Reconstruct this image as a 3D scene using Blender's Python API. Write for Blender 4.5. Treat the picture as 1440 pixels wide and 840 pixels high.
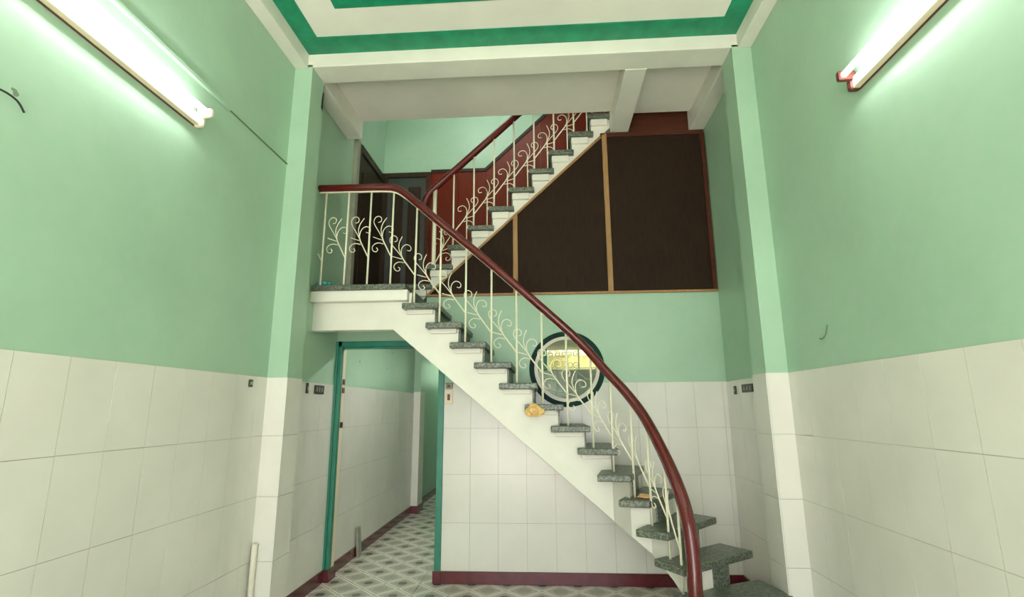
import bpy, bmesh, math, random
from mathutils import Vector, Matrix
random.seed(7)
S = bpy.context.scene
for o in list(bpy.data.objects):
    bpy.data.objects.remove(o, do_unlink=True)
COL = S.collection

# ------------------------------------------------------------------ camera
F, PITCH, YAW, ROLL, EYE = 728.0, .208, .062, .006, 1.475
cam_d = bpy.data.cameras.new('camera')
cam = bpy.data.objects.new('camera', cam_d)
COL.objects.link(cam)
cam_d.sensor_fit = 'HORIZONTAL'
cam_d.sensor_width = 36
cam_d.lens = F / 1440 * 36
cam_d.clip_start = .02
cp, sp, cy, sy = math.cos(PITCH), math.sin(PITCH), math.cos(YAW), math.sin(YAW)
right = Vector((cy, sy, 0))
fwd = Vector((-sy * cp, cy * cp, sp))
up = right.cross(fwd)
c, s = math.cos(ROLL), math.sin(ROLL)
r2, u2 = right * c - up * s, right * s + up * c
m3 = Matrix((r2, u2, -fwd)).transposed()
cam.matrix_world = Matrix.Translation((0, 0, EYE)) @ m3.to_4x4()
S.camera = cam

# ------------------------------------------------------------------ world, exposure
SKY = 4.4          # overcast daylight, enters by the open shop front and the rear window
TUBE = 26.0        # fluorescent tubes
w = bpy.data.worlds.new('world')
S.world = w
w.use_nodes = True
w.node_tree.nodes['Background'].inputs[0].default_value = (.985, .985, 1, 1)
w.node_tree.nodes['Background'].inputs[1].default_value = SKY
sun_d = bpy.data.lights.new('sun_offscreen', 'SUN')          # sun on the street outside; it only reaches the floor behind the camera
sun_d.energy = 22
sun_d.angle = math.radians(3)
sun_d.color = (1, .97, .92)
sun = bpy.data.objects.new('sun_offscreen', sun_d)
COL.objects.link(sun)
sun.rotation_euler = (math.radians(28), 0, math.radians(12))
S.view_settings.view_transform = 'Standard'
S.view_settings.look = 'None'
S.view_settings.gamma = 1
S.view_settings.use_curve_mapping = False
S.view_settings.exposure = 0.55

# ------------------------------------------------------------------ materials
MATS = {}
def srgb(r, g, b):
    f = lambda v: (v / 255 / 12.92) if v / 255 <= .04045 else ((v / 255 + .055) / 1.055) ** 2.4
    return (f(r), f(g), f(b), 1)

class NT:
    def __init__(self, name):
        self.m = bpy.data.materials.new(name)
        self.m.use_nodes = True
        self.t = self.m.node_tree
        self.b = self.t.nodes['Principled BSDF']
    def n(self, typ, **kw):
        nd = self.t.nodes.new(typ)
        for k, v in kw.items():
            if k in nd.inputs.keys():
                nd.inputs[k].default_value = v
            else:
                setattr(nd, k, v)
        return nd
    def l(self, a, b):
        self.t.links.new(a, b)
    def math(self, op, a, b=None):
        nd = self.n('ShaderNodeMath', operation=op)
        for i, v in enumerate((a, b)):
            if v is None: continue
            if isinstance(v, (int, float)): nd.inputs[i].default_value = v
            else: self.l(v, nd.inputs[i])
        return nd.outputs[0]
    def mix(self, fac, a, b):
        nd = self.n('ShaderNodeMix', data_type='RGBA')
        if isinstance(fac, (int, float)): nd.inputs[0].default_value = fac
        else: self.l(fac, nd.inputs[0])
        for i, v in ((6, a), (7, b)):
            if isinstance(v, tuple): nd.inputs[i].default_value = v
            else: self.l(v, nd.inputs[i])
        return nd.outputs[2]
    def coord(self, kind):
        if kind == 'world': return self.n('ShaderNodeNewGeometry').outputs['Position']
        return self.n('ShaderNodeTexCoord').outputs[kind]
    def noise(self, co, scale, detail=3, rough=.55):
        nd = self.n('ShaderNodeTexNoise', Scale=scale, Detail=detail, Roughness=rough)
        self.l(co, nd.inputs['Vector'])
        return nd.outputs['Fac']
    def ramp(self, fac, lo, hi):
        nd = self.n('ShaderNodeMapRange')
        self.l(fac, nd.inputs[0])
        nd.inputs[1].default_value = lo
        nd.inputs[2].default_value = hi
        return nd.outputs[0]
    def bump(self, h, strength, dist=.01):
        nd = self.n('ShaderNodeBump', Strength=strength, Distance=dist)
        self.l(h, nd.inputs['Height'])
        self.l(nd.outputs[0], self.b.inputs['Normal'])

def plain(name, col, rough=.5, var=.12, scale=9, metal=0, coat=0, bump=0, space='world', spec=.5):
    t = NT(name)
    co = t.coord(space)
    f = t.ramp(t.noise(co, scale), .3, .7)
    dk = tuple(v * (1 - var) for v in col[:3]) + (1,)
    lt = tuple(min(1, v * (1 + var)) for v in col[:3]) + (1,)
    t.l(t.mix(f, dk, lt), t.b.inputs['Base Color'])
    t.b.inputs['Roughness'].default_value = rough
    t.b.inputs['Specular IOR Level'].default_value = spec
    t.b.inputs['Metallic'].default_value = metal
    t.b.inputs['Coat Weight'].default_value = coat
    if bump:
        t.bump(t.noise(co, scale * 8, 4), bump)
    MATS[name] = t.m
    return t.m

def wall_paint(name, green, chips=True, rough=.42):
    """distempered green wall; below the dado line only grey tile bedding shows between the tiles"""
    t = NT(name)
    co = t.coord('world')
    n1 = t.ramp(t.noise(co, 1.3, 4), .3, .7)
    n2 = t.ramp(t.noise(co, 14, 4), .35, .75)
    g = green
    a = t.mix(n1, tuple(v * .93 for v in g[:3]) + (1,), tuple(min(1, v * 1.05) for v in g[:3]) + (1,))
    a = t.mix(t.math('MULTIPLY', n2, .10), a, (.6, .66, .56, 1))
    if chips:
        vo = t.n('ShaderNodeTexVoronoi', Scale=2.6, Randomness=1.0)
        wob = t.n('ShaderNodeTexNoise', Scale=40.0)
        t.l(co, wob.inputs['Vector'])
        ad = t.n('ShaderNodeVectorMath', operation='MULTIPLY_ADD')
        t.l(wob.outputs['Color'], ad.inputs[0])
        ad.inputs[1].default_value = (.03, .03, .03)
        t.l(co, ad.inputs[2])
        t.l(ad.outputs[0], vo.inputs['Vector'])
        near = t.math('LESS_THAN', vo.outputs['Distance'], .038)
        sep = t.n('ShaderNodeSeparateColor')
        t.l(vo.outputs['Color'], sep.inputs[0])
        pick = t.math('GREATER_THAN', sep.outputs[0], .35)
        a = t.mix(t.math('MULTIPLY', t.math('MULTIPLY', near, pick), .75), a, srgb(96, 104, 84))
    t.l(a, t.b.inputs['Base Color'])
    t.b.inputs['Roughness'].default_value = rough
    t.bump(t.noise(co, 30, 4), .12, .004)
    MATS[name] = t.m

GREEN = srgb(162, 196, 169)
wall_paint('green_wall', GREEN)
wall_paint('green_back', GREEN, chips=False)
plain('bedding', srgb(176, 172, 154), .9, .1)
plain('white_paint', srgb(228, 226, 214), .55, .06, 3, bump=.06)
plain('ceiling_white', srgb(236, 233, 222), .7, .05, 2, bump=.05)
plain('emerald', srgb(22, 138, 100), .5, .2, 9, bump=.05)
plain('teal_frame', srgb(40, 124, 102), .35, .12, 12)
plain('teal_light', srgb(110, 190, 160), .4, .08, 12)
plain('dark_green', srgb(8, 50, 44), .5, .15, 12, spec=.15)
plain('iron_white', srgb(236, 232, 206), .4, .05, 20)
plain('maroon', srgb(92, 20, 32), .25, .25, 14, coat=.3)
plain('brown_cap', srgb(92, 44, 36), .4, .1, 30)
plain('pale_casing', srgb(226, 212, 186), .45, .05, 20)
plain('black_plastic', srgb(46, 44, 36), .4, .2, 60)
plain('white_plastic', srgb(222, 218, 200), .35, .05, 30)
plain('grey_board', srgb(148, 150, 132), .7, .1, 15)
plain('straw', srgb(226, 186, 118), .75, .3, 60)
plain('peach', srgb(236, 190, 130), .7, .15, 40)
plain('teal_bag', srgb(70, 170, 165), .35, .15, 30)
plain('pavement', srgb(200, 195, 185), .9, .1, 3)
plain('yard', srgb(206, 190, 140), .8, .3, 5)
plain('dark_void', srgb(34, 30, 26), .6, .2, 4)
plain('grey_door', srgb(66, 70, 66), .45, .15, 4)
plain('light_grille', srgb(176, 196, 170), .5, .06, 20)
plain('crack', srgb(104, 126, 98), .9, .1, 30)

def wood(name, c1, c2, rough, axis, scale=10, coat=0, spec=.2):
    t = NT(name)
    co = t.coord('world')
    mp = t.n('ShaderNodeMapping')
    sc = [6, 6, 6]
    sc[axis] = .7
    mp.inputs['Scale'].default_value = sc
    t.l(co, mp.inputs['Vector'])
    n = t.ramp(t.noise(mp.outputs[0], scale, 5, .6), .3, .7)
    n2 = t.ramp(t.noise(co, 2.2, 3), .3, .75)
    a = t.mix(n, c1, c2)
    a = t.mix(t.math('MULTIPLY', n2, .35), a, tuple(v * .55 for v in c1[:3]) + (1,))
    t.l(a, t.b.inputs['Base Color'])
    t.b.inputs['Roughness'].default_value = rough
    t.b.inputs['Specular IOR Level'].default_value = spec
    t.b.inputs['Coat Weight'].default_value = coat
    MATS[name] = t.m
wood('panel_wood', srgb(36, 23, 13), srgb(50, 33, 20), .7, 2)
wood('strip_wood', srgb(156, 118, 78), srgb(180, 142, 98), .45, 2)
wood('frame_wood', srgb(74, 40, 28), srgb(92, 52, 36), .45, 0)
wood('red_wood', srgb(104, 36, 22), srgb(122, 46, 28), .4, 2)
wood('dark_wood', srgb(48, 38, 28), srgb(64, 52, 38), .5, 2)
wood('rail_wood', srgb(86, 13, 16), srgb(106, 22, 24), .22, 0, 14, .6, .4)
MATS['rail_wood'].node_tree.nodes['Principled BSDF'].inputs['Coat Roughness'].default_value = .08

def tile_mat(name, col, rough=.16):
    t = NT(name)
    co = t.coord('world')
    oi = t.n('ShaderNodeObjectInfo')
    f = t.ramp(t.noise(co, 3, 4), .3, .7)
    a = t.mix(f, tuple(v * .95 for v in col[:3]) + (1,), tuple(min(1, v * 1.03) for v in col[:3]) + (1,))
    a = t.mix(t.math('MULTIPLY', oi.outputs['Random'], .10), a, tuple(v * .82 for v in col[:3]) + (1,))
    t.l(a, t.b.inputs['Base Color'])
    t.b.inputs['Roughness'].default_value = rough
    t.bump(t.noise(co, 6, 2), .05, .01)
    MATS[name] = t.m
tile_mat('tile', srgb(222, 220, 210), .18)

t = NT('terrazzo')
co = t.coord('world')
vo = t.n('ShaderNodeTexVoronoi', Scale=110.0)
t.l(co, vo.inputs['Vector'])
sep = t.n('ShaderNodeSeparateColor')
t.l(vo.outputs['Color'], sep.inputs[0])
a = t.mix(t.ramp(sep.outputs[0], .2, .9), srgb(70, 78, 66), srgb(132, 138, 122))
a = t.mix(t.math('MULTIPLY', t.ramp(t.noise(co, 5), .35, .7), .45), a, srgb(60, 68, 56))
t.l(a, t.b.inputs['Base Color'])
t.b.inputs['Roughness'].default_value = .38
MATS['terrazzo'] = t.m

def floor_mat(name, kind):
    """30 cm patterned cement tile: pale diagonal double lines, grey lozenges, a dark motif in the middle"""
    t = NT(name)
    co = t.coord(kind)
    sp_ = t.n('ShaderNodeSeparateXYZ')
    t.l(co, sp_.inputs[0])
    x, y = sp_.outputs[0], sp_.outputs[1]
    def frac(v, per, off):       # distance to nearest multiple of per
        q = t.math('ADD', t.math('DIVIDE', v, per), off)
        fr = t.math('FRACT', q)
        return t.math('MULTIPLY', t.math('MINIMUM', fr, t.math('SUBTRACT', 1.0, fr)), per)
    u = t.math('ADD', x, y)
    v = t.math('SUBTRACT', x, y)
    du, dv = frac(u, .3, 100.5), frac(v, .3, 100.5)
    d = t.math('MINIMUM', du, dv)
    line = t.math('LESS_THAN', d, .026)
    core = t.math('LESS_THAN', d, .008)
    dx, dy = frac(x, .3, 100), frac(y, .3, 100)
    dot_d = t.math('ADD', t.math('ABSOLUTE', dx), dy)
    inner = t.math('LESS_THAN', dot_d, .085)
    ox, oy = frac(x, .3, 100.5), frac(y, .3, 100.5)
    inner2 = t.math('LESS_THAN', t.math('SQRT', t.math('ADD', t.math('MULTIPLY', ox, ox), t.math('MULTIPLY', oy, oy))), .06)
    n = t.ramp(t.noise(co, 120, 2), .4, .6)
    n2 = t.ramp(t.noise(co, 60, 2), .4, .6)
    a = t.mix(n2, srgb(178, 177, 162), srgb(194, 192, 178))
    a = t.mix(t.math('MULTIPLY', inner2, .6), a, srgb(158, 158, 142))
    a = t.mix(t.math('MULTIPLY', inner, .5), a, srgb(150, 150, 134))
    a = t.mix(line, a, srgb(236, 234, 222))
    a = t.mix(t.math('MULTIPLY', core, .7), a, srgb(138, 137, 122))
    rad = t.math('SQRT', t.math('ADD', t.math('MULTIPLY', dx, dx), t.math('MULTIPLY', dy, dy)))
    dot = t.math('MULTIPLY', t.math('LESS_THAN', rad, .037), t.math('ADD', t.math('MULTIPLY', n, .6), .4))
    a = t.mix(dot, a, srgb(40, 42, 36))
    t.l(a, t.b.inputs['Base Color'])
    t.b.inputs['Roughness'].default_value = .25
    MATS[name] = t.m
floor_mat('floor_tile', 'Object')

t = NT('tube_glow')
t.b.inputs['Base Color'].default_value = (1, 1, 1, 1)
t.b.inputs['Emission Color'].default_value = (1, .985, .985, 1)
t.b.inputs['Emission Strength'].default_value = TUBE
MATS['tube_glow'] = t.m
t = NT('added_tube_glow')        # unseen lamps added for stairwell and rear room, brighter than the visible tubes
t.b.inputs['Base Color'].default_value = (1, 1, 1, 1)
t.b.inputs['Emission Color'].default_value = (1, .985, .985, 1)
t.b.inputs['Emission Strength'].default_value = TUBE * 2.5
MATS['added_tube_glow'] = t.m
t = NT('glass')
t.b.inputs['Base Color'].default_value = (.95, 1, .97, 1)
t.b.inputs['Roughness'].default_value = .02
t.b.inputs['Transmission Weight'].default_value = 1
t.b.inputs['IOR'].default_value = 1.01
MATS['glass'] = t.m

# ------------------------------------------------------------------ helpers
def bx(bm, x0, x1, y0, y1, z0, z1):
    vs = [bm.verts.new((x, y, z)) for z in (z0, z1) for y in (y0, y1) for x in (x0, x1)]
    for f in ((0, 2, 3, 1), (4, 5, 7, 6), (0, 1, 5, 4), (2, 6, 7, 3), (0, 4, 6, 2), (1, 3, 7, 5)):
        bm.faces.new([vs[i] for i in f])
def prism(bm, bot, top):
    """bot/top: equal lists of 3-D points round the outline"""
    a = [bm.verts.new(p) for p in bot]
    b = [bm.verts.new(p) for p in top]
    n = len(a)
    bm.faces.new(a[::-1])
    bm.faces.new(b)
    for i in range(n):
        bm.faces.new((a[i], a[(i + 1) % n], b[(i + 1) % n], b[i]))
def prism_z(bm, poly, z0, z1):
    prism(bm, [(x, y, z0) for x, y in poly], [(x, y, z1) for x, y in poly])
def prism_y(bm, poly, y0, y1):
    prism(bm, [(x, y1, z) for x, z in poly], [(x, y0, z) for x, z in poly])
def sweep(bm, pts, ra, rb=None, seg=8, cap=True, upv=None, k_=None):
    """tube along pts; ra/rb half width (sideways) and half height"""
    rb = rb or ra
    pts = [Vector(p) for p in pts]
    rings = []
    prev = None
    A, B = ra, rb
    for i, p in enumerate(pts):
        if k_: ra, rb = A * k_(p), B * k_(p)
        d = (pts[min(i + 1, len(pts) - 1)] - pts[max(i - 1, 0)]).normalized()
        if prev is None:
            ref = Vector(upv) if upv else (Vector((0, 0, 1)) if abs(d.z) < .95 else Vector((0, 1, 0)))
            side = d.cross(ref).normalized()
        else:
            side = (prev - d * prev.dot(d)).normalized()
        prev = side
        n2 = side.cross(d)
        rings.append([bm.verts.new(p + side * ra * math.cos(2 * math.pi * k / seg) + n2 * rb * math.sin(2 * math.pi * k / seg)) for k in range(seg)])
    for a, b in zip(rings, rings[1:]):
        for k in range(seg):
            bm.faces.new((a[k], a[(k + 1) % seg], b[(k + 1) % seg], b[k]))
    if cap:
        bm.faces.new(rings[0][::-1])
        bm.faces.new(rings[-1])
def catmull(P, n=6):
    P = [Vector(p) for p in P]
    out = []
    for i in range(len(P) - 1):
        p0, p1, p2, p3 = P[max(i - 1, 0)], P[i], P[i + 1], P[min(i + 2, len(P) - 1)]
        for k in range(n):
            t_ = k / n
            out.append(.5 * ((2 * p1) + (p2 - p0) * t_ + (2 * p0 - 5 * p1 + 4 * p2 - p3) * t_ ** 2 + (3 * p1 - p0 - 3 * p2 + p3) * t_ ** 3))
    out.append(P[-1])
    return out
def mesh(name, bm, mat, smooth=False):
    bmesh.ops.recalc_face_normals(bm, faces=bm.faces)
    me = bpy.data.meshes.new(name)
    bm.to_mesh(me)
    bm.free()
    me.materials.append(MATS[mat])
    if smooth:
        for p in me.polygons: p.use_smooth = True
    return me
def put(name, me, parent=None, loc=None, rot=None):
    o = bpy.data.objects.new(name, me)
    COL.objects.link(o)
    if parent: o.parent = parent
    if loc: o.location = loc
    if rot: o.rotation_euler = rot
    return o
def obj(name, bm, mat, parent=None, smooth=False, bevel=0):
    o = put(name, mesh(name, bm, mat, smooth), parent)
    if bevel:
        md = o.modifiers.new('bevel', 'BEVEL')
        md.width = bevel
        md.segments = 2
        md.limit_method = 'ANGLE'
    return o
def box(name, b, mat, parent=None, bevel=0):
    bm = bmesh.new()
    bx(bm, *b)
    return obj(name, bm, mat, parent, bevel=bevel)
def struct(o, label=None, cat=None):
    o['kind'] = 'structure'
    if label: o['label'] = label
    if cat: o['category'] = cat
    return o
def tag(o, label, cat, group=None):
    o['label'] = label
    o['category'] = cat
    if group: o['group'] = group
    return o
def thing(name, label, cat, loc=(0, 0, 0), group=None):
    o = bpy.data.objects.new(name, None)
    COL.objects.link(o)
    o.location = loc
    o.empty_display_size = .1
    return tag(o, label, cat, group)
def child(o, parent):
    """parent keeping the world place (parents here are only translated)"""
    o.parent = parent
    o.location = Vector(o.location) - Vector(parent.location)
    return o

# ------------------------------------------------------------------ room shell
L, R, D = -1.97, 1.625, 4.81
WZ = 1.695                      # top of the tile dado
YF = -2.3                       # open shop front behind the camera
PL0, PL1 = 3.60, 3.82           # pilaster depth
PIX = .145                      # pilaster projection
FAR = 5.92                      # stairwell far wall
ROOF = 6.6

floor = struct(box('floor', (L - .15, R + .15, YF, 10.6, -.15, -.004), 'floor_tile'), 'grey patterned cement tile floor', 'floor')
# the floor pattern is laid from the corner tile: shift the object so its pattern runs on from the tiles
for v in floor.data.vertices: v.co -= Vector((-1.555, 4.50, 0))
floor.location = (-1.555, 4.50, 0)

wl = struct(box('wall_left', (L - .15, L, YF, 10.6, -.15, ROOF), 'green_wall'), 'green painted left wall with cream tile dado', 'wall')
wr = struct(box('wall_right', (R, R + .15, YF, 8.4, -.15, ROOF), 'green_wall'), 'green painted right wall with cream tile dado', 'wall')

# back wall with doorway and round opening
DX0, DX1, DZ = -1.965, -.965, 2.05
CX, CZ, CR = .203, 1.822, .315
bm = bmesh.new()
outline = [(L, 2.43), (L, 0), (DX0, 0), (DX0, DZ), (DX1, DZ), (DX1, 0), (R, 0), (R, 2.53), (-1.12, 2.53), (-1.12, 2.43)]
ov = [bm.verts.new((x, D, z)) for x, z in outline]
edges = [bm.edges.new((ov[i], ov[(i + 1) % len(ov)])) for i in range(len(ov))]
NC = 48
cv = [bm.verts.new((CX + CR * math.cos(2 * math.pi * k / NC), D, CZ + CR * math.sin(2 * math.pi * k / NC))) for k in range(NC)]
edges += [bm.edges.new((cv[i], cv[(i + 1) % NC])) for i in range(NC)]
bmesh.ops.triangle_fill(bm, use_beauty=True, use_dissolve=False, edges=edges)
ext = bmesh.ops.extrude_face_region(bm, geom=bm.faces[:])
for v in [g for g in ext['geom'] if isinstance(g, bmesh.types.BMVert)]: v.co.y += .11
wb = struct(obj('wall_back', bm, 'green_back'), 'green back wall behind the stairs with doorway and round opening', 'wall')

# rear rooms
struct(box('wall_rear', (-.8, .02, 8.3, 8.42, 0, 2.45), 'green_back'), 'far wall of the rear room', 'wall')
rear = bpy.data.objects['wall_rear']
bm = bmesh.new()
bx(bm, .02, .82, 8.3, 8.42, 0, 2.05)
bx(bm, .82, R, 8.3, 8.42, 0, 2.45)
bx(bm, .02, .82, 8.3, 8.42, 2.40, 2.45)
bx(bm, -.8, .02, 8.3, 8.42, 0, 2.45)
bx(bm, -.8, -.7, 8.42, 10.6, 0, 2.45)
bx(bm, L, -.7, 10.48, 10.6, 0, 2.45)
old = rear.data
rear.data = mesh('wall_rear', bm, 'green_back')
bpy.data.meshes.remove(old)
bm = bmesh.new()
bx(bm, L, R, D + .11, 8.6, 2.385, 2.422)
bx(bm, L, -.7, 8.6, 10.22, 2.385, 2.422)  # unseen passage roof; the open gap at its end is shaped for daylight
struct(obj('ceiling_rear', bm, 'ceiling_white'), 'low white ceiling of the rear room', 'ceiling')
struct(box('added_cover_yard', (-.69, R, 9.0, 10.6, 2.42, 2.49), 'ceiling_white'), 'white cover added out of view to shade the rear yard', 'ceiling')  # added cover, out of view, limits the daylight in the yard
rp = struct(box('pilaster', (L - .01, L + .10, 7.8, 8.1, 0, 2.42), 'white_paint'), 'slim pilaster in the corridor beyond the doorway', 'pilaster')
box('plaster', (L - .005, L + .102, 7.798, 8.102, WZ + .02, 2.42), 'green_wall', rp)
box('plinth', (L - .005, L + .115, 7.785, 8.115, 0, .1), 'maroon', rp)

# stairwell above
struct(box('wall_far', (L - .1, R + .1, FAR, FAR + .12, 2.4, ROOF), 'green_back'), 'green far wall of the upper stairwell', 'wall')
struct(box('wall_upper', (L, R, 4.52, 4.62, 4.46, ROOF), 'green_back'), 'green upper stairwell wall above the slab', 'wall')
struct(box('ceiling_upper', (L - .15, R + .15, 4.5, FAR + .12, ROOF, ROOF + .1), 'ceiling_white'), 'white ceiling of the upper stairwell', 'ceiling')

# ceiling of the front room
CE = 4.30
ceil = struct(box('ceiling', (L, R, YF, PL0 + .03, CE, CE + .15), 'ceiling_white'), 'white ceiling with emerald painted bands', 'ceiling')
def band(name, x0, x1, y0, y1, wx, wy, z):
    bm = bmesh.new()
    bx(bm, x0, x1, y1 - wy, y1, z - .006, z + .004)
    bx(bm, x0, x1, y0, y0 + wy, z - .006, z + .004)
    bx(bm, x0, x0 + wx, y0 + wy, y1 - wy, z - .006, z + .004)
    bx(bm, x1 - wx, x1, y0 + wy, y1 - wy, z - .006, z + .004)
    return obj(name, bm, 'emerald', ceil)
band('painted_band', L + .105, R - .1, -1.9, PL0, .15, .19, CE)
band('painted_band', -1.46, 1.12, -1.5, 3.13, .14, .16, CE)
# beams
def trim(n, b, mat, label):
    return struct(box(n, b, mat, bevel=.006), label, 'beam')
trim('trim_1', (L, R, PL0, PL1, 4.18, 4.5), 'white_paint', 'white beam across the room between the pilasters')
trim('trim_2', (L, L + .105, YF, PL0, 4.17, 4.4), 'white_paint', 'white cornice beam along the left wall')
trim('trim_3', (R - .1, R, YF, PL0, 4.17, 4.4), 'white_paint', 'white cornice beam along the right wall')
trim('trim_4', (.70, .88, PL1 - .01, 4.80, 4.175, 4.4), 'white_paint', 'white cross beam running back to the wood panel')
trim('trim_5', (L, L + .15, PL1 - .01, 4.74, 4.175, 4.4), 'white_paint', 'white beam under the slab along the left wall')
trim('trim_6', (R - .14, R, PL1 - .01, 4.84, 4.175, 4.4), 'white_paint', 'white beam under the slab along the right wall')
struct(box('ceiling_slab', (L, R, PL1 - .02, 4.70, 4.35, 4.5), 'ceiling_white'), 'grey white slab soffit above the landing', 'ceiling')
struct(box('ceiling_end', (.72, R, 4.69, 4.766, 4.36, 4.5), 'ceiling_white'), 'slab end above the wood panel', 'ceiling')

# pilasters
def pilaster(x0, x1, sgn, label):
    p = struct(box('pilaster', (x0, x1, PL0, PL1, -.05, 4.2), 'green_wall'), label, 'pilaster')
    xi = x1 if sgn > 0 else x0
    z = .02
    rows = (.10, .49, .895, 1.295, WZ)
    rows = (0, .10) + rows[1:]
    for z0, z1 in zip(rows, rows[1:]):
        m = 'tile' if z0 > 0 else 'maroon'
        box('tile', (min(x0, x1) + .002, max(x0, x1) - .001, PL0 - .007, PL0 + .001, z0 + .0015, z1 - .0015), m, p)
        a, b = (xi - .001, xi + .007) if sgn > 0 else (xi - .007, xi + .001)
        box('tile', (a, b, PL0 - .006, PL1, z0 + .0015, z1 - .0015), 'tile' if z0 > 0 else 'maroon', p)
    return p
pilaster(L - .01, L + PIX, 1, 'green and white pilaster standing on the left wall')
pilaster(R - PIX, R + .01, -1, 'green and white pilaster standing on the right wall')

bm = bmesh.new()
prism(bm, [(L + PIX - .004, PL1 - .02, 3.92), (L + PIX + .002, PL1 - .03, 3.95), (L + PIX + .002, PL1 - .015, 4.07), (L + PIX - .004, PL1 - .01, 4.11)],
      [(L + PIX - .004, PL1 + .003, 3.90), (L + PIX + .002, PL1 + .003, 3.93), (L + PIX + .002, PL1 + .003, 4.09), (L + PIX - .004, PL1 + .003, 4.13)])
obj('broken_plaster', bm, 'dark_void', bpy.data.objects['pilaster.001'])

# front wall, open shop front behind the camera, pavement outside
bm = bmesh.new()
bx(bm, L - .15, L + .3, YF - .15, YF, -.15, 4.45)
bx(bm, R - .3, R + .15, YF - .15, YF, -.15, 4.45)
bx(bm, L + .3, R - .3, YF - .15, YF, 3.3, 4.45)
struct(obj('wall_front', bm, 'green_back'), 'front wall with the open shop front', 'wall')
struct(box('ground', (-9, 9, -14, YF - .001, -.2, -.05), 'pavement'), 'grey street pavement outside the shop front', 'ground')

# ------------------------------------------------------------------ wall tiles, 25 x 40 cm
ROWZ = (.10, .49, .895, 1.295, WZ)
G = .0013
_tm = {}
def tile_x(parent, wallx, sgn, y0, y1, z0, z1, mat='tile'):
    """a tile on a side wall, sharing mesh data by size"""
    key = ('x', sgn, round(y1 - y0, 3), round(z1 - z0, 3), mat)
    if key not in _tm:
        bm = bmesh.new()
        bx(bm, -.004, .005, -(y1 - y0) / 2 + G, (y1 - y0) / 2 - G, -(z1 - z0) / 2 + G, (z1 - z0) / 2 - G)
        _tm[key] = mesh('tile', bm, mat)
    return put('tile', _tm[key], parent, (wallx + random.uniform(-.0006, .0006), (y0 + y1) / 2, (z0 + z1) / 2),
               (0, random.uniform(-.0015, .0015), random.uniform(-.002, .002)))
def run(parent, wallx, sgn, ya, yb, start, step=.25, mat='tile'):
    k = math.floor((ya - start) / step)
    while start + k * step < yb:
        a, b = max(ya, start + k * step), min(yb, start + (k + 1) * step)
        if b - a > .012:
            for z0, z1 in zip(ROWZ, ROWZ[1:]):
                tile_x(parent, wallx, sgn, a, b, z0, z1, mat)
        k += 1
run(wl, L, 1, YF + .01, PL0 - .008, 1.80, .2375)
run(wl, L, 1, PL1 + .001, D - .02, 4.0)
run(wl, L, 1, D + .12, 7.78, 5.0, mat='tile')
run(wr, R, -1, YF + .01, PL0 - .008, 2.11)
run(wr, R, -1, PL1 + .001, D - .006, 4.0)
# back wall tiles; the top row is cut round the circular opening
xs = [-.965 + .035] + [-.681 + .2515 * k for k in range(10)]
xs = [x for x in xs if x < R - .02] + [R]
RC = CR + .012
for x0, x1 in zip(xs, xs[1:]):
    for z0, z1 in zip(ROWZ, ROWZ[1:]):
        key = ('b', round(x1 - x0, 3), round(z1 - z0, 3))
        cut = z1 > CZ - RC and x1 > CX - RC and x0 < CX + RC
        bm = bmesh.new()
        if not cut:
            if key not in _tm:
                bx(bm, -(x1 - x0) / 2 + G, (x1 - x0) / 2 - G, -.005, .004, -(z1 - z0) / 2 + G, (z1 - z0) / 2 - G)
                _tm[key] = mesh('tile', bm, 'tile')
            put('tile', _tm[key], wb, ((x0 + x1) / 2, D + random.uniform(-.0006, .0006), (z0 + z1) / 2),
                (random.uniform(-.0015, .0015), 0, random.uniform(-.002, .002)))
        else:
            n = 16
            topp = []
            for k in range(n + 1):
                x = x0 + G + (x1 - x0 - 2 * G) * k / n
                zt = z1 - G
                if abs(x - CX) < RC:
                    zt = min(zt, CZ - math.sqrt(RC * RC - (x - CX) ** 2))
                topp.append((x, max(zt, z0 + .01)))
            prism_y(bm, [(x0 + G, z0 + G), (x1 - G, z0 + G)] + topp[::-1], D - .005, D + .004)
            obj('tile', bm, 'tile', wb)
# rear wall tiles, seen through the round opening
for k in range(10):
    for z0, z1 in zip(ROWZ + (2.04,), (ROWZ + (2.04,))[1:]):
        x0 = -.8 + .25 * k
        x1 = min(x0 + .25, R)
        if x1 - x0 < .05: continue
        key = ('r', round(x1 - x0, 3), round(z1 - z0, 3))
        if key not in _tm:
            bm = bmesh.new()
            bx(bm, -(x1 - x0) / 2 + G, (x1 - x0) / 2 - G, -.005, .004, -(z1 - z0) / 2 + G, (z1 - z0) / 2 - G)
            _tm[key] = mesh('tile', bm, 'tile')
        put('tile', _tm[key], rear, ((x0 + x1) / 2, 8.3, (z0 + z1) / 2))

# grey bedding behind the dado tiles
for nm, b, par in (('bedding', (L, L + .0015, YF, PL0, .0, WZ), wl), ('bedding', (L, L + .0015, PL1, D, 0, WZ), wl),
                   ('bedding', (L, L + .0015, D + .1, 7.8, 0, WZ), wl),
                   ('bedding', (R - .0015, R, YF, PL0, 0, WZ), wr), ('bedding', (R - .0015, R, PL1, D, 0, WZ), wr)):
    box(nm, b, 'bedding', par)
box('bedding', (-.93, CX - RC, D - .0015, D, 0, WZ), 'bedding', wb)
box('bedding', (CX + RC, R, D - .0015, D, 0, WZ), 'bedding', wb)
box('bedding', (CX - RC, CX + RC, D - .0015, D, 0, CZ - RC), 'bedding', wb)

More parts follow.
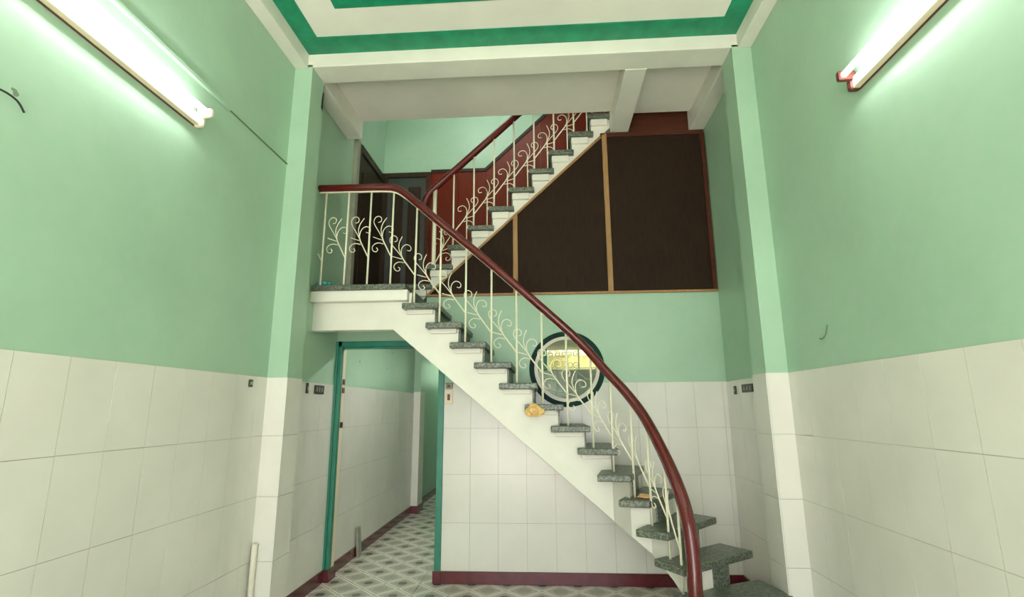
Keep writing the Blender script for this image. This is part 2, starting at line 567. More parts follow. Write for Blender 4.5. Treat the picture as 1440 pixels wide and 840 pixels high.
# ------------------------------------------------------------------ floor tiles, 30 cm
bm = bmesh.new()
bx(bm, -.149, .149, -.149, .149, -.006, 0)
ft = mesh('floor_tile', bm, 'floor_tile')
def ftile(i, j):
    x, y = -1.555 + .3 * i, 4.50 + .3 * j
    x0, x1 = max(x - .149, L + .002), min(x + .149, R - .002)
    if x1 - x0 < .02: return
    if x1 - x0 > .29:
        me = ft
    else:
        key = ('f', i)
        if key not in _tm:
            b2 = bmesh.new()
            bx(b2, x0 - x, x1 - x, -.149, .149, -.006, 0)
            _tm[key] = mesh('floor_tile', b2, 'floor_tile')
        me = _tm[key]
    o = put('floor_tile', me, floor, (.3 * i, .3 * j, random.uniform(-.0005, .0005)))
for j in range(-7, 2):
    for i in range(-2, 12): ftile(i, j)
for j in range(2, 13):
    for i in range(-2, 3): ftile(i, j)

# ------------------------------------------------------------------ baseboards
struct(box('baseboard_back', (-1.0, R, D - .016, D - .001, 0, .1), 'maroon', bevel=.003), 'maroon baseboard along the back wall', 'baseboard')
struct(box('baseboard_left', (L, L + .016, PL1, D - .02, 0, .1), 'maroon', bevel=.003), 'maroon baseboard along the left wall before the doorway', 'baseboard')
struct(box('baseboard_corridor', (L, L + .016, D + .11, 10.4, 0, .1), 'maroon', bevel=.003), 'maroon baseboard along the corridor wall', 'baseboard')
struct(box('baseboard_right', (R - .016, R, PL1, D - .02, 0, .1), 'maroon', bevel=.003), 'maroon baseboard along the right wall behind the stairs', 'baseboard')

# ------------------------------------------------------------------ doorway frame
dr = thing('door_1', 'teal painted doorway frame under the stairs', 'door', (-1.45, D, 0))
dr['kind'] = 'structure'
def dpart(name, b, mat): return child(box(name, b, mat, bevel=.004), dr)
dpart('jamb', (L, L + .022, D - .03, D + .03, .1, DZ + .05), 'teal_frame')
dpart('jamb', (L + .022, L + .055, D - .02, D + .035, .1, DZ + .05), 'teal_frame')
reveal = dpart('reveal', (L, L + .048, D + .035, D + .12, .1, DZ), 'pale_casing')
dpart('jamb', (DX1 - .02, DX1 + .035, D - .02, D + .12, .1, DZ + .05), 'teal_frame')
dpart('head', (L + .022, DX1 + .035, D - .02, D + .12, DZ, DZ + .05), 'teal_frame')
dpart('head_bead', (L + .055, DX1 - .02, D + .0, D + .1, DZ - .015, DZ), 'teal_frame')
dpart('jamb_foot', (L, L + .065, D - .035, D + .125, 0, .1), 'maroon')
dpart('jamb_foot', (DX1 - .025, DX1 + .04, D - .03, D + .125, 0, .1), 'maroon')
for z in (1.62, 1.70, 1.3): box('hinge', (L + .047, L + .055, D + .06, D + .11, z, z + .05), 'brown_cap', reveal)

# ------------------------------------------------------------------ round window
rw = thing('round_window', 'round window with dark green frame and pale grille behind the stairs', 'window', (CX, D, CZ))
def ring(bm, r0, r1, y0, y1, n=64):
    vs = []
    for k in range(n):
        a = 2 * math.pi * k / n
        vs.append([bm.verts.new((r * math.cos(a), y, r * math.sin(a))) for r, y in ((r0, y0), (r1, y0), (r1, y1), (r0, y1))])
    for k in range(n):
        a, b = vs[k], vs[(k + 1) % n]
        for q in range(4):
            bm.faces.new((a[q], b[q], b[(q + 1) % 4], a[(q + 1) % 4]))
bm = bmesh.new(); ring(bm, .30, .345, -.014, .03)
obj('frame', bm, 'dark_green', rw, bevel=.004)
bm = bmesh.new(); ring(bm, .268, .312, .0, .06)
obj('inner_rim', bm, 'white_plastic', rw, bevel=.004)
bm = bmesh.new()
bmesh.ops.create_cone(bm, cap_ends=True, segments=64, radius1=.272, radius2=.272, depth=.004, matrix=Matrix.Translation((0, .035, 0)) @ Matrix.Rotation(math.pi / 2, 4, 'X'))
obj('pane', bm, 'glass', rw)
gr = []
gr.append([(-.27, .01), (.27, .01)])
gr.append([(-.10, .04), (-.10, -.26)])
gr.append([(.09, .01), (.09, -.26)])
gr.append(catmull([(-.24, -.02, 0), (-.14, -.10, 0), (-.04, -.20, 0), (0, -.268, 0)], 5))
gr.append(catmull([(-.21, -.17, 0), (-.12, -.20, 0), (0, -.215, 0), (.12, -.19, 0), (.2, -.12, 0)], 5))
gr.append(catmull([(-.18, .0, 0), (-.21, -.06, 0), (-.17, -.11, 0), (-.12, -.07, 0), (-.15, -.04, 0)], 5))
gr.append(catmull([(.05, -.02, 0), (.14, -.06, 0), (.19, -.13, 0), (.13, -.17, 0), (.11, -.12, 0)], 5))
gr.append([(-.2, -.10), (.22, -.10)])
for q in gr:
    bm = bmesh.new()
    sweep(bm, [(p[0], .05, p[1]) for p in q], .0035, seg=6)
    obj('grille_bar', bm, 'light_grille', rw, smooth=True)

# yard wall outside the rear window
struct(box('wall_yard', (-.7, 4, 9.7, 9.82, -.2, 3.4), 'yard'), 'pale straw coloured yard wall outside the rear window', 'wall')
struct(box('ground_yard', (-.7, 4, 8.42, 9.7, -.25, -.06), 'pavement'), 'grey ground of the rear yard', 'ground')

# rear window
bw = thing('window_2', 'bright rear window with white scroll grille seen through the round opening', 'window', (.42, 8.33, 2.05))
bw['kind'] = 'structure'
def wpart(name, b, mat): return child(box(name, b, mat), bw)
wpart('window_frame', (.0, .84, 8.27, 8.31, 2.375, 2.405), 'white_paint')
wpart('window_frame', (.0, .84, 8.27, 8.31, 2.035, 2.065), 'white_paint')
wpart('window_frame', (-.01, .04, 8.27, 8.31, 2.05, 2.40), 'teal_light')
wpart('window_frame', (.80, .84, 8.27, 8.31, 2.05, 2.40), 'white_paint')
wpart('window_frame', (.53, .55, 8.28, 8.31, 2.05, 2.40), 'white_paint')
def spiral(cx, cz, r, a0, turns, sgn, n=16):
    return [(cx + r * (1 - .75 * k / n) * math.cos(a0 + sgn * turns * 2 * math.pi * k / n), 0,
             cz + r * (1 - .75 * k / n) * math.sin(a0 + sgn * turns * 2 * math.pi * k / n)) for k in range(n + 1)]
for i in range(5):
    for j in range(2):
        bm = bmesh.new()
        sweep(bm, [(p[0], 8.33, p[2]) for p in spiral(.10 + .1 * i, 2.14 + .17 * j, .055, i * 1.3 + j, 1.3, 1 if (i + j) % 2 else -1)], .008, seg=6)
        child(obj('grille_scroll', bm, 'straw' if i < 3 else 'iron_white', bw, smooth=True), bw)

# ------------------------------------------------------------------ fluorescent fixtures
def fixture(label, cat, loc, axis, wall, length=1.22, off=0, cap='brown_cap', name='tube_light'):
    """batten on a wall: axis = direction of the tube, wall = outward normal of the wall"""
    t_ = thing(name, label, cat, loc, None)
    ax, nx = Vector(axis), Vector(wall)
    upv = ax.cross(nx)
    M = Matrix((ax, nx, upv)).transposed().to_4x4()
    def add(name, b, mat, bevel=0):
        o = box(name, b, mat, t_, bevel)
        o.data.transform(M)
        return o
    h = length / 2
    add('casing', (-h, h, -.002, .042, -.028, .028), 'pale_casing', .004)
    add('casing_edge', (-h, h, -.002, .010, -.031, -.028), 'brown_cap')
    c0 = add('end_cap', (-h - .026, -h + .014, -.002, .056, -.036, .034), cap, .016)
    c1 = add('end_cap', (h - .014, h + .026, -.002, .056, -.036, .034), cap, .016)
    for s_ in (-1, 1):
        hd = add('lamp_holder', (s_ * (h - .008) - .016, s_ * (h - .008) + .016, .02, .114, .012, .068), cap, .014)
        hd.parent = c0 if s_ < 0 else c1
    bm = bmesh.new()
    sweep(bm, [(-h + .02, .085, .04), (h - .02, .085, .04)], .014, seg=12)
    o = obj('tube', bm, 'added_tube_glow' if name.endswith('_offscreen') else 'tube_glow', t_, smooth=True)
    o.data.transform(M)
    return t_
fixture('lit fluorescent tube on the left green wall', 'light', (L + .001, 1.95, 3.085), (0, -1, 0), (1, 0, 0), cap='pale_casing')
fixture('lit fluorescent tube with brown end caps on the right green wall', 'light', (R - .001, 1.845, 3.075), (0, 1, 0), (-1, 0, 0))
fixture('unseen fluorescent tube added to light the upper stairwell', 'light', (-.6, 4.621, 5.35), (1, 0, 0), (0, 1, 0), name='added_tube_stairwell_offscreen')  # added lamp, out of view, brightens the far wall of the stairwell
fixture('unseen fluorescent tube added on the rear room ceiling to light the corridor', 'light', (-.85, 5.4, 2.386), (1, 0, 0), (0, 0, -1), name='added_tube_rear_offscreen')  # added lamp, out of view, brightens the corridor behind the doorway

# ------------------------------------------------------------------ conduit and marks on the side walls
o = box('cable_trunking', (L, L + .022, YF + .01, 2.84, 3.322, 3.348), 'teal_light', bevel=.003)
o.data.materials[0] = MATS['green_wall']
tag(o, 'green painted ledge running along the left wall above the tube light', 'trunking')
o = box('wall_cable', (L, L + .008, 2.84, PL0, 3.334, 3.340), 'crack')
tag(o, 'thin dark cable running from the ledge to the left pilaster', 'cable')
bm = bmesh.new()
sweep(bm, catmull([(L + .004, 1.50, 2.60), (L + .02, 1.56, 2.615), (L + .02, 1.62, 2.61), (L + .012, 1.66, 2.585)], 5), .004, seg=6)
tag(obj('wall_hook', bm, 'black_plastic', smooth=True), 'small bent dark hook on the left green wall', 'hook')
bm = bmesh.new()
sweep(bm, catmull([(R - .002, 3.05, 1.93), (R - .012, 3.055, 1.88), (R - .016, 3.09, 1.855), (R - .010, 3.13, 1.862)], 5), .004, seg=6)
tag(obj('wall_hook', bm, 'crack', smooth=True), 'small curled hook on the right green wall above the tiles', 'hook')

# switches and sockets
def plate(name, label, b, mat, inner, imat, cat='switch'):
    t_ = thing(name, label, cat, ((b[0] + b[1]) / 2, (b[2] + b[3]) / 2, b[4]))
    child(box('plate', b, mat, bevel=.004), t_)
    for q in inner: child(box('rocker' if cat == 'switch' else 'socket_hole', q, imat, bevel=.001), t_)
plate('light_switch', 'cream light switch with brown rocker on the tiles beside the doorway', (-.922, -.848, D - .02, D - .004, 1.51, 1.64), 'pale_casing',
      [(-.897, -.873, D - .026, D - .018, 1.545, 1.60)], 'brown_cap')
plate('switch_box', 'grey switch box above the cream switch by the doorway', (-.918, -.852, D - .03, D - .004, 1.648, 1.70), 'grey_board',
      [(-.90, -.87, D - .034, D - .028, 1.66, 1.685)], 'brown_cap')
x = L + .004
plate('power_socket', 'dark narrow socket on the left tiles near the pilaster', (x, x + .014, 4.20, 4.235, 1.60, 1.685), 'black_plastic',
      [(x + .012, x + .016, 4.21, 4.225, 1.625, 1.655)], 'grey_board', 'socket')
plate('power_socket', 'dark triple socket on the left tiles beside the doorway', (x, x + .014, 4.36, 4.54, 1.60, 1.675), 'black_plastic',
      [(x + .012, x + .016, 4.385 + .05 * k, 4.40 + .05 * k, 1.62, 1.655) for k in range(3)], 'grey_board', 'socket')
x = R - .004
plate('power_socket', 'dark triple socket on the right tiles behind the pilaster', (x - .014, x, 4.20, 4.42, 1.585, 1.65), 'black_plastic',
      [(x - .016, x - .012, 4.23 + .06 * k, 4.25 + .06 * k, 1.60, 1.635) for k in range(3)], 'grey_board', 'socket')
plate('power_socket', 'dark narrow socket on the right tiles near the back corner', (x - .012, x, 4.57, 4.61, 1.575, 1.645), 'black_plastic',
      [(x - .014, x - .010, 4.58, 4.60, 1.60, 1.62)], 'grey_board', 'socket')
plate('pipe_stub', 'small dark pipe stub near the top of the left tiles', (L + .004, L + .016, 3.36, 3.40, 1.62, 1.67), 'black_plastic',
      [(L + .014, L + .02, 3.37, 3.39, 1.635, 1.655)], 'grey_board', 'socket')
# white pipe in the corner of the left pilaster
bm = bmesh.new()
sweep(bm, [(L + .035, PL0 - .03, 0), (L + .035, PL0 - .03, .56), (L + .035, PL0 - .026, .585), (L + .035, PL0 - .015, .60)], .019, seg=12)
p = tag(obj('drain_pipe', bm, 'white_plastic', smooth=True), 'white plastic pipe standing against the left pilaster', 'pipe')
# plank leaning in the corridor
bm = bmesh.new()
prism(bm, [(L + .03, 5.56, 0), (L + .055, 5.56, 0), (L + .055, 5.64, 0), (L + .03, 5.64, 0)],
      [(L + .010, 5.55, .28), (L + .035, 5.55, .285), (L + .035, 5.63, .285), (L + .010, 5.63, .28)])
tag(obj('wood_offcut', bm, 'grey_board'), 'short grey board leaning on the corridor baseboard', 'board')

# ------------------------------------------------------------------ lower staircase
ST = thing('staircase', 'white concrete staircase with grey terrazzo treads curving at the foot', 'staircase', (-.2, 4.5, 0))
RISE = 1 / 6
NY, BY = 4.15, 4.245            # tread edge and concrete face
def zt(k): return 2.5 - RISE * k
def rx(k): return -.915 + .203 * (k - 1)      # face of the riser below tread k
# concrete body, straight part
body_top = []
for k in range(8, 0, -1):
    body_top += [(rx(k), zt(k + 1) - .04), (rx(k), zt(k) - .04)]
body_top += [(rx(0), zt(1) - .04), (rx(0), 2.44)]
prof = [(-1.27, 2.44), (-1.27, 2.125), (rx(8), .6226)] + body_top[1:]
bm = bmesh.new()
prism_y(bm, prof, BY, D)
child(obj('concrete_body', bm, 'white_paint', bevel=.004), ST)
child(box('landing_beam', (L, -1.265, BY, BY + .10, 2.125, 2.44), 'white_paint'), ST)
child(box('landing_soffit', (L, -1.265, BY + .09, D, 2.35, 2.453), 'white_paint'), ST)
# proud brackets under the tread ends
for k in range(1, 9):
    child(box('tread_bracket', (rx(k) - .235, rx(k) - .012, BY - .03, BY + .01, zt(k) - .085, zt(k) - .045), 'white_paint', bevel=.006), ST)
child(box('landing_edge', (L, rx(0) - .02, NY + .02, BY + .01, 2.36, 2.452), 'white_paint', bevel=.004), ST)
# treads and risers
for k in range(1, 9):
    x0, x1 = -1.176 + .2025 * (k - 1), rx(k) + .042
    bm = bmesh.new()
    if k == 8:
        prism_z(bm, [(x0, NY), (x1 + .0, NY - .06), (x1 + .02, D - .004), (x0, D - .004)], zt(k) - .048, zt(k))
    else:
        ye = D - (.012 if k in (5, 6) else .004)          # the ends of two treads meet the round frame
        prism_z(bm, [(x0, NY), (x1, NY), (x1, ye), (x0, ye)], zt(k) - .048, zt(k))
    child(obj('tread', bm, 'terrazzo', bevel=.008), ST)
    child(box('riser', (rx(k) - .01, rx(k) + .014, BY + .02, D - .004, zt(k + 1) - .003, zt(k) - .045), 'terrazzo'), ST)
child(box('riser', (rx(0) - .01, rx(0) + .014, BY + .02, D - .004, zt(1) - .003, 2.455), 'terrazzo'), ST)
# landing slab
child(box('landing', (L, rx(0) - .035, NY, FAR, 2.452, 2.5), 'terrazzo', bevel=.006), ST)
child(box('landing_body', (L, -1.12, D - .01, FAR, 2.42, 2.455), 'white_paint'), ST)
# winder treads (plan outlines): inner back, inner front, outer front, outer back
WIND = {9: ((.36, 3.93), (.60, 3.90), (.80, 4.52), (.50, 4.64)),
        10: ((.50, 3.91), (.71, 3.86), (1.05, 4.40), (.80, 4.58)),
        11: ((.59, 3.79), (.78, 3.67), (1.26, 4.21), (1.03, 4.44)),
        12: ((.69, 3.73), (.83, 3.51), (1.41, 3.95), (1.25, 4.16)),
        13: ((.77, 3.60), (.86, 3.36), (1.50, 3.59), (1.42, 3.91)),
        14: ((.82, 3.42), (.87, 3.12), (1.50, 3.18), (1.50, 3.50))}
lerp = lambda a, b, t_: (a[0] + (b[0] - a[0]) * t_, a[1] + (b[1] - a[1]) * t_)
last = ((rx(8), BY), (rx(8), D - .01), .6226)
for k, (P, Q, Rr, T) in WIND.items():
    z = zt(k)
    bm = bmesh.new()
    prism_z(bm, [P, Q, Rr, T], z - .048, z)
    child(obj('tread', bm, 'terrazzo', bevel=.008), ST)
    # concrete under the winder; the soffit runs on from the straight flight
    n_in, n_out = lerp(Q, Rr, .12), lerp(Q, Rr, {9: .95, 10: .85, 11: .72}.get(k, .62))
    bk = Vector((P[0] - Q[0], P[1] - Q[1], 0)).normalized() * .03
    st = ((n_in[0] + bk.x, n_in[1] + bk.y), (n_out[0] + bk.x, n_out[1] + bk.y), {9: .576, 10: .474, 11: .365, 12: .25, 13: .06, 14: 0}[k])
    (p1, p2, zb), (q1, q2, zf) = last, st
    last = st
    bm = bmesh.new()
    prism(bm, [(*p1, zb), (*q1, zf), (*q2, zf), (*p2, zb)], [(*p1, z - .045), (*q1, z - .045), (*q2, z - .045), (*p2, z - .045)])
    child(obj('concrete_body', bm, 'white_paint'), ST)
    a, b = lerp(Q, Rr, .42 if k > 11 else .28), lerp(Q, Rr, .64)
    d_ = Vector((P[0] - Q[0], P[1] - Q[1], 0)).normalized()
    a1, b1 = (a[0] + d_.x * .016, a[1] + d_.y * .016), (b[0] + d_.x * .016, b[1] + d_.y * .016)
    a2, b2 = (a[0] + d_.x * .045, a[1] + d_.y * .045), (b[0] + d_.x * .045, b[1] + d_.y * .045)
    bm = bmesh.new()
    prism_z(bm, [a1, b1, b2, a2], z - RISE, z - .045)
    child(obj('riser', bm, 'terrazzo'), ST)
# ------------------------------------------------------------------ scroll unit of the railings (a: towards the higher neighbour, b: up)
def unit_mesh(sa, sb=1.0, lean=0, few=False):
    def P(l):
        q = [(-(x - 235) * .00105 * sa, (460 - y) * .00105 * sb) for x, y in l]
        cl, sl_ = math.cos(lean), math.sin(lean)
        return [(a * cl + b * sl_, 0, b * cl - a * sl_ * .3) for a, b in q]
    bm = bmesh.new()
    def add(l, r, n=3):
        sweep(bm, catmull(P(l), n), r, seg=5)
    add([(235, 460), (195, 382), (160, 312), (148, 265)], .0062)
    add([(152, 292), (120, 235), (85, 178), (76, 142), (90, 112), (118, 102), (140, 122), (134, 150), (112, 156)], .004)
    add([(150, 268), (140, 222), (152, 168), (185, 116)], .0042)
    if few: return mesh('scroll_ornament', bm, 'iron_white', True)
    add([(152, 280), (158, 235), (176, 205), (205, 190), (234, 202), (242, 226), (228, 246), (206, 240)], .004)
    add([(165, 345), (125, 334), (90, 345), (72, 372), (82, 402), (106, 410), (120, 393), (108, 376)], .004)
    add([(150, 310), (112, 296), (76, 282)], .004)
    return mesh('scroll_ornament', bm, 'iron_white', True)
UNIT = unit_mesh(1.0)
LEAN = unit_mesh(1.0, 1.0, .2)
STEEP = unit_mesh(1.08, 1.05, .2)
def place_unit(parent, pos, toward, me, z):
    d = Vector((toward[0] - pos[0], toward[1] - pos[1], 0))
    ang = math.atan2(d.y, d.x)
    # local +x axis (a) must point along d
    o = put('scroll_ornament', me, parent, (pos[0], pos[1], z), (0, 0, ang))
    return child(o, parent)
def baluster(parent, x, y, z0, z1, r=.0085):
    bm = bmesh.new()
    sweep(bm, [(x, y, z0), (x, y, z1)], r, seg=8)
    return child(obj('baluster', bm, 'iron_white', parent, smooth=True), parent) if False else child(obj('baluster', bm, 'iron_white', smooth=True), parent)

# ------------------------------------------------------------------ lower railing
RY = 4.20
RL = thing('stair_railing', 'white scrolled stair railing with red handrail sweeping down to the foot', 'railing', (-1.3, RY, 2.5))
path = [(L, RY, 3.395), (-1.65, RY, 3.392), (-1.40, RY, 3.388), (-1.29, RY, 3.376), (-1.20, RY, 3.325), (-1.08, RY, 3.225), (-.85, RY, 3.02), (-.445, RY, 2.67),
        (-.02, RY, 2.285), (.28, 4.195, 2.0), (.47, 4.14, 1.765), (.61, 4.04, 1.585), (.712, 3.92, 1.41), (.785, 3.75, 1.20),
        (.838, 3.58, .985), (.862, 3.47, .797), (.867, 3.42, .60), (.86, 3.40, .42), (.86, 3.40, .333)]
pp = catmull(path, 8)
bm = bmesh.new()
sweep(bm, pp, .042, .034, seg=14, k_=lambda p: 1 + .28 * max(0, min(1, (1.9 - p.z) / 1.0)))
child(obj('handrail', bm, 'rail_wood', smooth=True), RL)
def rail_at(x, y):
    best = min(pp, key=lambda q: (q.x - x) ** 2 + (q.y - y) ** 2)
    return best.z
bm = bmesh.new()
low = [q - Vector((0, 0, .038)) for q in pp if q.z > 1.0]
sweep(bm, low, .016, .007, seg=6)
child(obj('rail_bar', bm, 'iron_white', smooth=True), RL)
BAL = [(-1.905, RY, 2.5), (-1.70, RY, 2.5), (-1.498, RY, 2.5), (-1.297, RY, 2.5), (-1.085, RY, zt(1)), (-.867, RY, zt(2)), (-.648, RY, zt(3)), (-.432, RY, zt(4)),
       (-.225, RY, zt(5)), (-.02, RY, zt(6)), (.175, RY, zt(7)), (.365, 4.185, zt(8)), (.505, 4.12, zt(9)), (.635, 4.02, zt(10)), (.725, 3.895, zt(11)),
       (.795, 3.72, zt(12)), (.835, 3.59, zt(13))]
for i, (x, y, z) in enumerate(BAL):
    baluster(RL, x, y, z - .004, rail_at(x, y) - .02)
def seglen(a, b): return math.hypot(a[0] - b[0], a[1] - b[1])
for i, b in enumerate(BAL):
    prev = BAL[i - 1] if i else (L - .1, RY, 2.5)
    ln = seglen(b, prev)
    if i == 0: continue
    me = (UNIT if i < 4 else LEAN) if ln > .185 else unit_mesh(ln / .205, 1, .2, i > 13)
    place_unit(RL, b, prev, me, b[2] + .245)
# the straight flight has one more stem at the wall
bm = bmesh.new()
sweep(bm, [(-1.905, RY, 2.72), (-1.945, RY, 2.79)], .006, seg=5)
child(obj('scroll_stub', bm, 'iron_white'), RL)

# ------------------------------------------------------------------ upper flight
UF = thing('upper_staircase', 'white upper stair flight with grey treads rising behind the wood panel', 'staircase', (-1.1, 5.3, 2.5))
def uz(j): return 3.03 + .193 * (j - 3)
def ux(j): return -.923 + .2005 * (j - 3)      # nosing of tread j
UY0, UY1 = 4.80, FAR - .03
JN = 12
prof = [(-1.16, 2.497), (ux(JN) + .23, 2.50 + .938 * (ux(JN) + .23 + 1.16)), (ux(JN) + .23, uz(JN) - .045)]
for j in range(JN, 0, -1):
    prof += [(ux(j) + .035, uz(j) - .045), (ux(j) + .035, uz(j - 1) - .045 if j > 1 else 2.497)]
bm = bmesh.new()
prism_y(bm, prof, UY0 + .03, UY1)
child(obj('concrete_body', bm, 'white_paint'), UF)
for j in range(1, JN + 1):
    x0 = ux(j)
    child(box('tread', (x0, x0 + .25, UY0 - .03, UY1, uz(j) - .045, uz(j)), 'terrazzo', bevel=.006), UF)
    child(box('tread_bracket', (x0 + .03, x0 + .20, UY0, UY0 + .04, uz(j) - .115, uz(j) - .047), 'white_paint', bevel=.008), UF)
    child(box('riser', (x0 + .02, x0 + .036, UY0 + .05, UY1, (uz(j - 1) if j > 1 else 2.5) - .002, uz(j) - .044), 'terrazzo'), UF)

UR = thing('upper_railing', 'white scrolled railing with dark red handrail on the upper stair flight', 'railing', (-1.08, 4.86, 2.65))
UYR = 4.86
up_path = [(-1.19, UYR, 3.42), (-1.18, UYR, 3.50), (-1.15, UYR, 3.585), (-1.08, UYR, 3.665), (-.875, UYR, 3.855), (-.29, UYR, 4.40), (.25, UYR, 4.905), (.75, UYR, 5.37)]
bm = bmesh.new()
sweep(bm, catmull(up_path, 6), .034, .042, seg=10)
child(obj('handrail', bm, 'rail_wood', smooth=True), UR)
bm = bmesh.new()
sweep(bm, [(-1.075, UYR, uz(1) - .005), (-1.075, UYR, 3.66)], .021, seg=10)
child(obj('newel_post', bm, 'iron_white', smooth=True), UR)
UB = [(-.885 + .2045 * i, UYR) for i in range(7)]
bm = bmesh.new()
prev = None
for i, (x, y) in enumerate(UB):
    j = max(j for j in range(1, JN + 1) if ux(j) <= x)
    z0 = uz(j) - .004
    baluster(UR, x, y, z0, 3.855 + .931 * (x + .875) - .01)
    if i < len(UB):
        place_unit(UR, (x, y), (x + .2, y), STEEP, z0 + .15)
        bm2 = bmesh.new()
        xs_ = x + .135
        j2 = max(j for j in range(1, JN + 1) if ux(j) <= xs_)
        sweep(bm2, [(xs_, y, uz(j2) - .004), (xs_, y, z0 + .15 + .19)], .006, seg=6)
        child(obj('scroll_post', bm2, 'iron_white', smooth=True), UR)
bm.free()
place_unit(UR, (-1.075, UYR), (-.8, UYR), UNIT, uz(1) + .2)

# ------------------------------------------------------------------ wood panel below the upper flight
WP = thing('wood_partition', 'dark brown wood partition below the upper stair flight with pale strips', 'partition', (.3, D, 2.53))
def sl(x): return 2.495 + .938 * (x + 1.16) - .012        # underside of the flight
PY0, PY1 = D - .02, D + .02
px1 = .64
ztop = sl(px1 - .02)
def wpanel(poly):
    bm = bmesh.new()
    prism_y(bm, poly, PY0 + .012, PY1)
    child(obj('panel', bm, 'panel_wood'), WP)
wpanel([(-1.10, 2.535), (-.262, 2.535), (-.262, sl(-.262)), (-1.10, sl(-1.10))])
wpanel([(-.262, 2.535), (.635, 2.535), (.635, sl(.635)), (-.262, sl(-.262))])
wpanel([(.635, 2.535), (1.60, 2.535), (1.60, 4.165), (.635, 4.165)])
def strip(name, poly, mat, y0=PY0 - .006):
    bm = bmesh.new()
    prism_y(bm, poly, y0, PY1)
    child(obj(name, bm, mat, bevel=.002), WP)
strip('post', [(-.284, 2.54), (-.24, 2.54), (-.24, sl(-.24)), (-.284, sl(-.284))], 'strip_wood')
strip('post', [(.612, 2.54), (.66, 2.54), (.66, 4.165), (.612, 4.14)], 'strip_wood')
strip('sloping_strip', [(-1.12, sl(-1.12) - .005), (.63, sl(.63) - .022), (.63, sl(.63) + .012), (-1.12, sl(-1.12) + .022)], 'strip_wood', PY0)
strip('top_rail', [(.60, 4.125), (1.61, 4.125), (1.61, 4.168), (.60, 4.168)], 'frame_wood', PY0 - .002)
strip('side_post', [(1.575, 2.54), (1.615, 2.54), (1.615, 4.13), (1.575, 4.13)], 'frame_wood', PY0 - .002)
strip('bottom_strip', [(-1.12, 2.520), (1.615, 2.520), (1.615, 2.542), (-1.12, 2.542)], 'strip_wood', PY0 - .004)
tag(box('dark_board', (.90, 1.50, D + .05, D + .07, 4.10, 4.43), 'frame_wood'), 'dark brown board in the gap above the wood partition', 'board')

# ------------------------------------------------------------------ landing doors and far wood cladding
FY = FAR
d2 = thing('door_2', 'dark grey door at the back of the landing', 'door', (-1.66, FY, 2.5)); d2['kind'] = 'structure'
def d2s(n, b, m): return box(n, b, m, leaf2, bevel=.003)
def d2p(n, b, m): return child(box(n, b, m, bevel=.003), d2)
leaf2 = d2p('door_leaf', (-1.90, -1.42, FY - .03, FY + .0, 2.5, 4.28), 'grey_door')
d2p('door_frame', (L, -1.36, FY - .05, FY + .0, 4.28, 4.34), 'dark_wood')
d2p('door_frame', (L, -1.90, FY - .05, FY + .0, 2.5, 4.28), 'dark_wood')
d2p('door_frame', (-1.42, -1.36, FY - .05, FY + .0, 2.5, 4.28), 'frame_wood')
d2s('door_panel', (-1.84, -1.70, FY - .036, FY - .028, 2.7, 4.15), 'dark_wood')
d2s('door_panel', (-1.64, -1.48, FY - .036, FY - .028, 2.7, 4.15), 'dark_wood')
d3 = thing('door_3', 'dark wooden door with frame in the left wall of the landing', 'door', (L, 5.4, 2.5)); d3['kind'] = 'structure'
def d3s(n, b, m): return box(n, b, m, leaf3, bevel=.003)
def d3p(n, b, m): return child(box(n, b, m, bevel=.003), d3)
leaf3 = d3p('door_leaf', (L, L + .02, 5.06, 5.85, 2.5, 4.20), 'dark_wood')
d3p('door_frame', (L, L + .05, 4.90, 4.98, 2.5, 4.28), 'grey_board')
d3p('door_frame', (L, L + .04, 4.98, 5.06, 2.5, 4.28), 'dark_wood')
d3p('door_frame', (L, L + .04, 5.06, FY - .05, 4.20, 4.29), 'dark_wood')
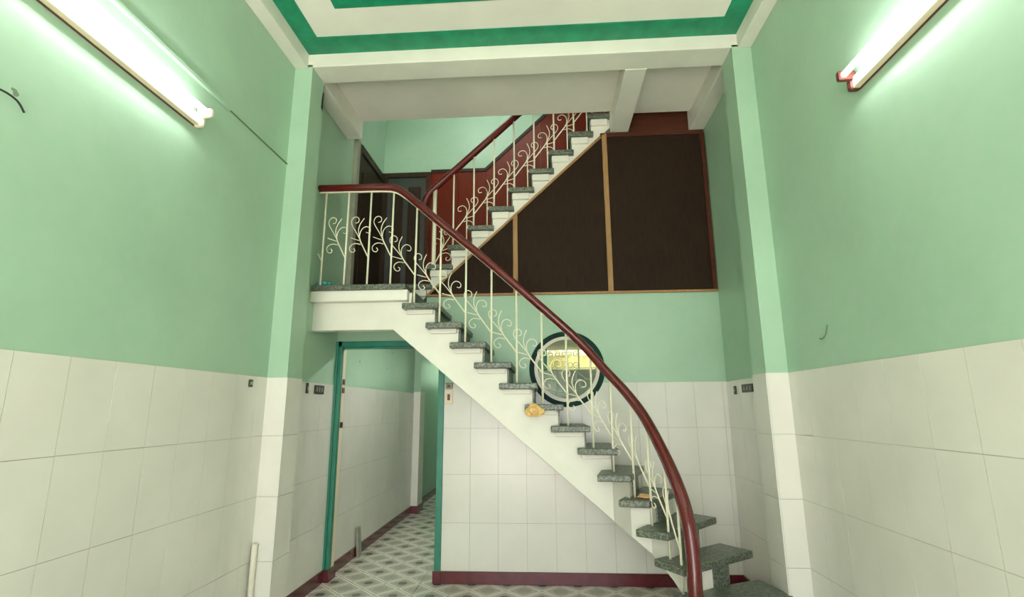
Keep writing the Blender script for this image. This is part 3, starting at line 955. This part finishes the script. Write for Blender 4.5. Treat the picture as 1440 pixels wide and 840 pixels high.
d3s('door_panel', (L + .018, L + .03, 5.14, 5.42, 2.7, 4.0), 'dark_wood')

WC = thing('wood_cladding', 'red brown wood cladding following the upper flight along the far wall', 'cladding', (-.5, FY, 2.6))
def ctop(x): return 4.34 if x < -.68 else 4.34 + .955 * (x + .68)
xb = -1.36
n = 0
while xb < 1.58:
    xe = min(xb + .34, 1.6)
    bm = bmesh.new()
    poly = [(xb + .002, 2.5), (xe - .002, 2.5), (xe - .002, ctop(xe))]
    if xb < -.68 < xe: poly.append((-.68, 4.34))
    poly.append((xb + .002, ctop(xb)))
    prism_y(bm, poly, FY - .028, FY + .001)
    child(obj('board', bm, 'red_wood'), WC)
    xb = xe
bm = bmesh.new()
prism_y(bm, [(-1.36, 4.33), (-.68, 4.33), (1.6, ctop(1.6) - .01), (1.6, ctop(1.6) + .045), (-.69, 4.37), (-1.36, 4.37)], FY - .042, FY)
child(obj('capping', bm, 'dark_wood'), WC)

# ------------------------------------------------------------------ bits left on the stairs
def crumple(name, label, cat, loc, size, mat, seed, sub=3):
    bm = bmesh.new()
    bmesh.ops.create_icosphere(bm, subdivisions=sub, radius=1)
    rnd = random.Random(seed)
    dirs = [Vector((rnd.gauss(0, 1), rnd.gauss(0, 1), rnd.gauss(0, 1))).normalized() for _ in range(14)]
    for v in bm.verts:
        f = 1 + sum(.13 * math.sin(5 * v.co.dot(d) + i) for i, d in enumerate(dirs)) * .55
        v.co = Vector((v.co.x * size[0] * f, v.co.y * size[1] * f, max(-.8, v.co.z * f) * size[2]))
    return tag(put(name, mesh(name, bm, mat), None, loc), label, cat)
crumple('straw_wad', 'crumpled yellow straw wad hanging on a tread end beside the round window', 'litter', (-.088, NY - .028, zt(6) - .052), (.068, .03, .052), 'straw', 3)
crumple('leaf_scrap', 'flat peach coloured scrap lying on a lower tread', 'litter', (.702, 4.0, zt(10) + .0122), (.05, .04, .015), 'peach', 5)
crumple('plastic_bag', 'small teal plastic bag on the landing beside the pilaster', 'bag', (-1.90, 4.27, 2.528), (.055, .05, .036), 'teal_bag', 8)
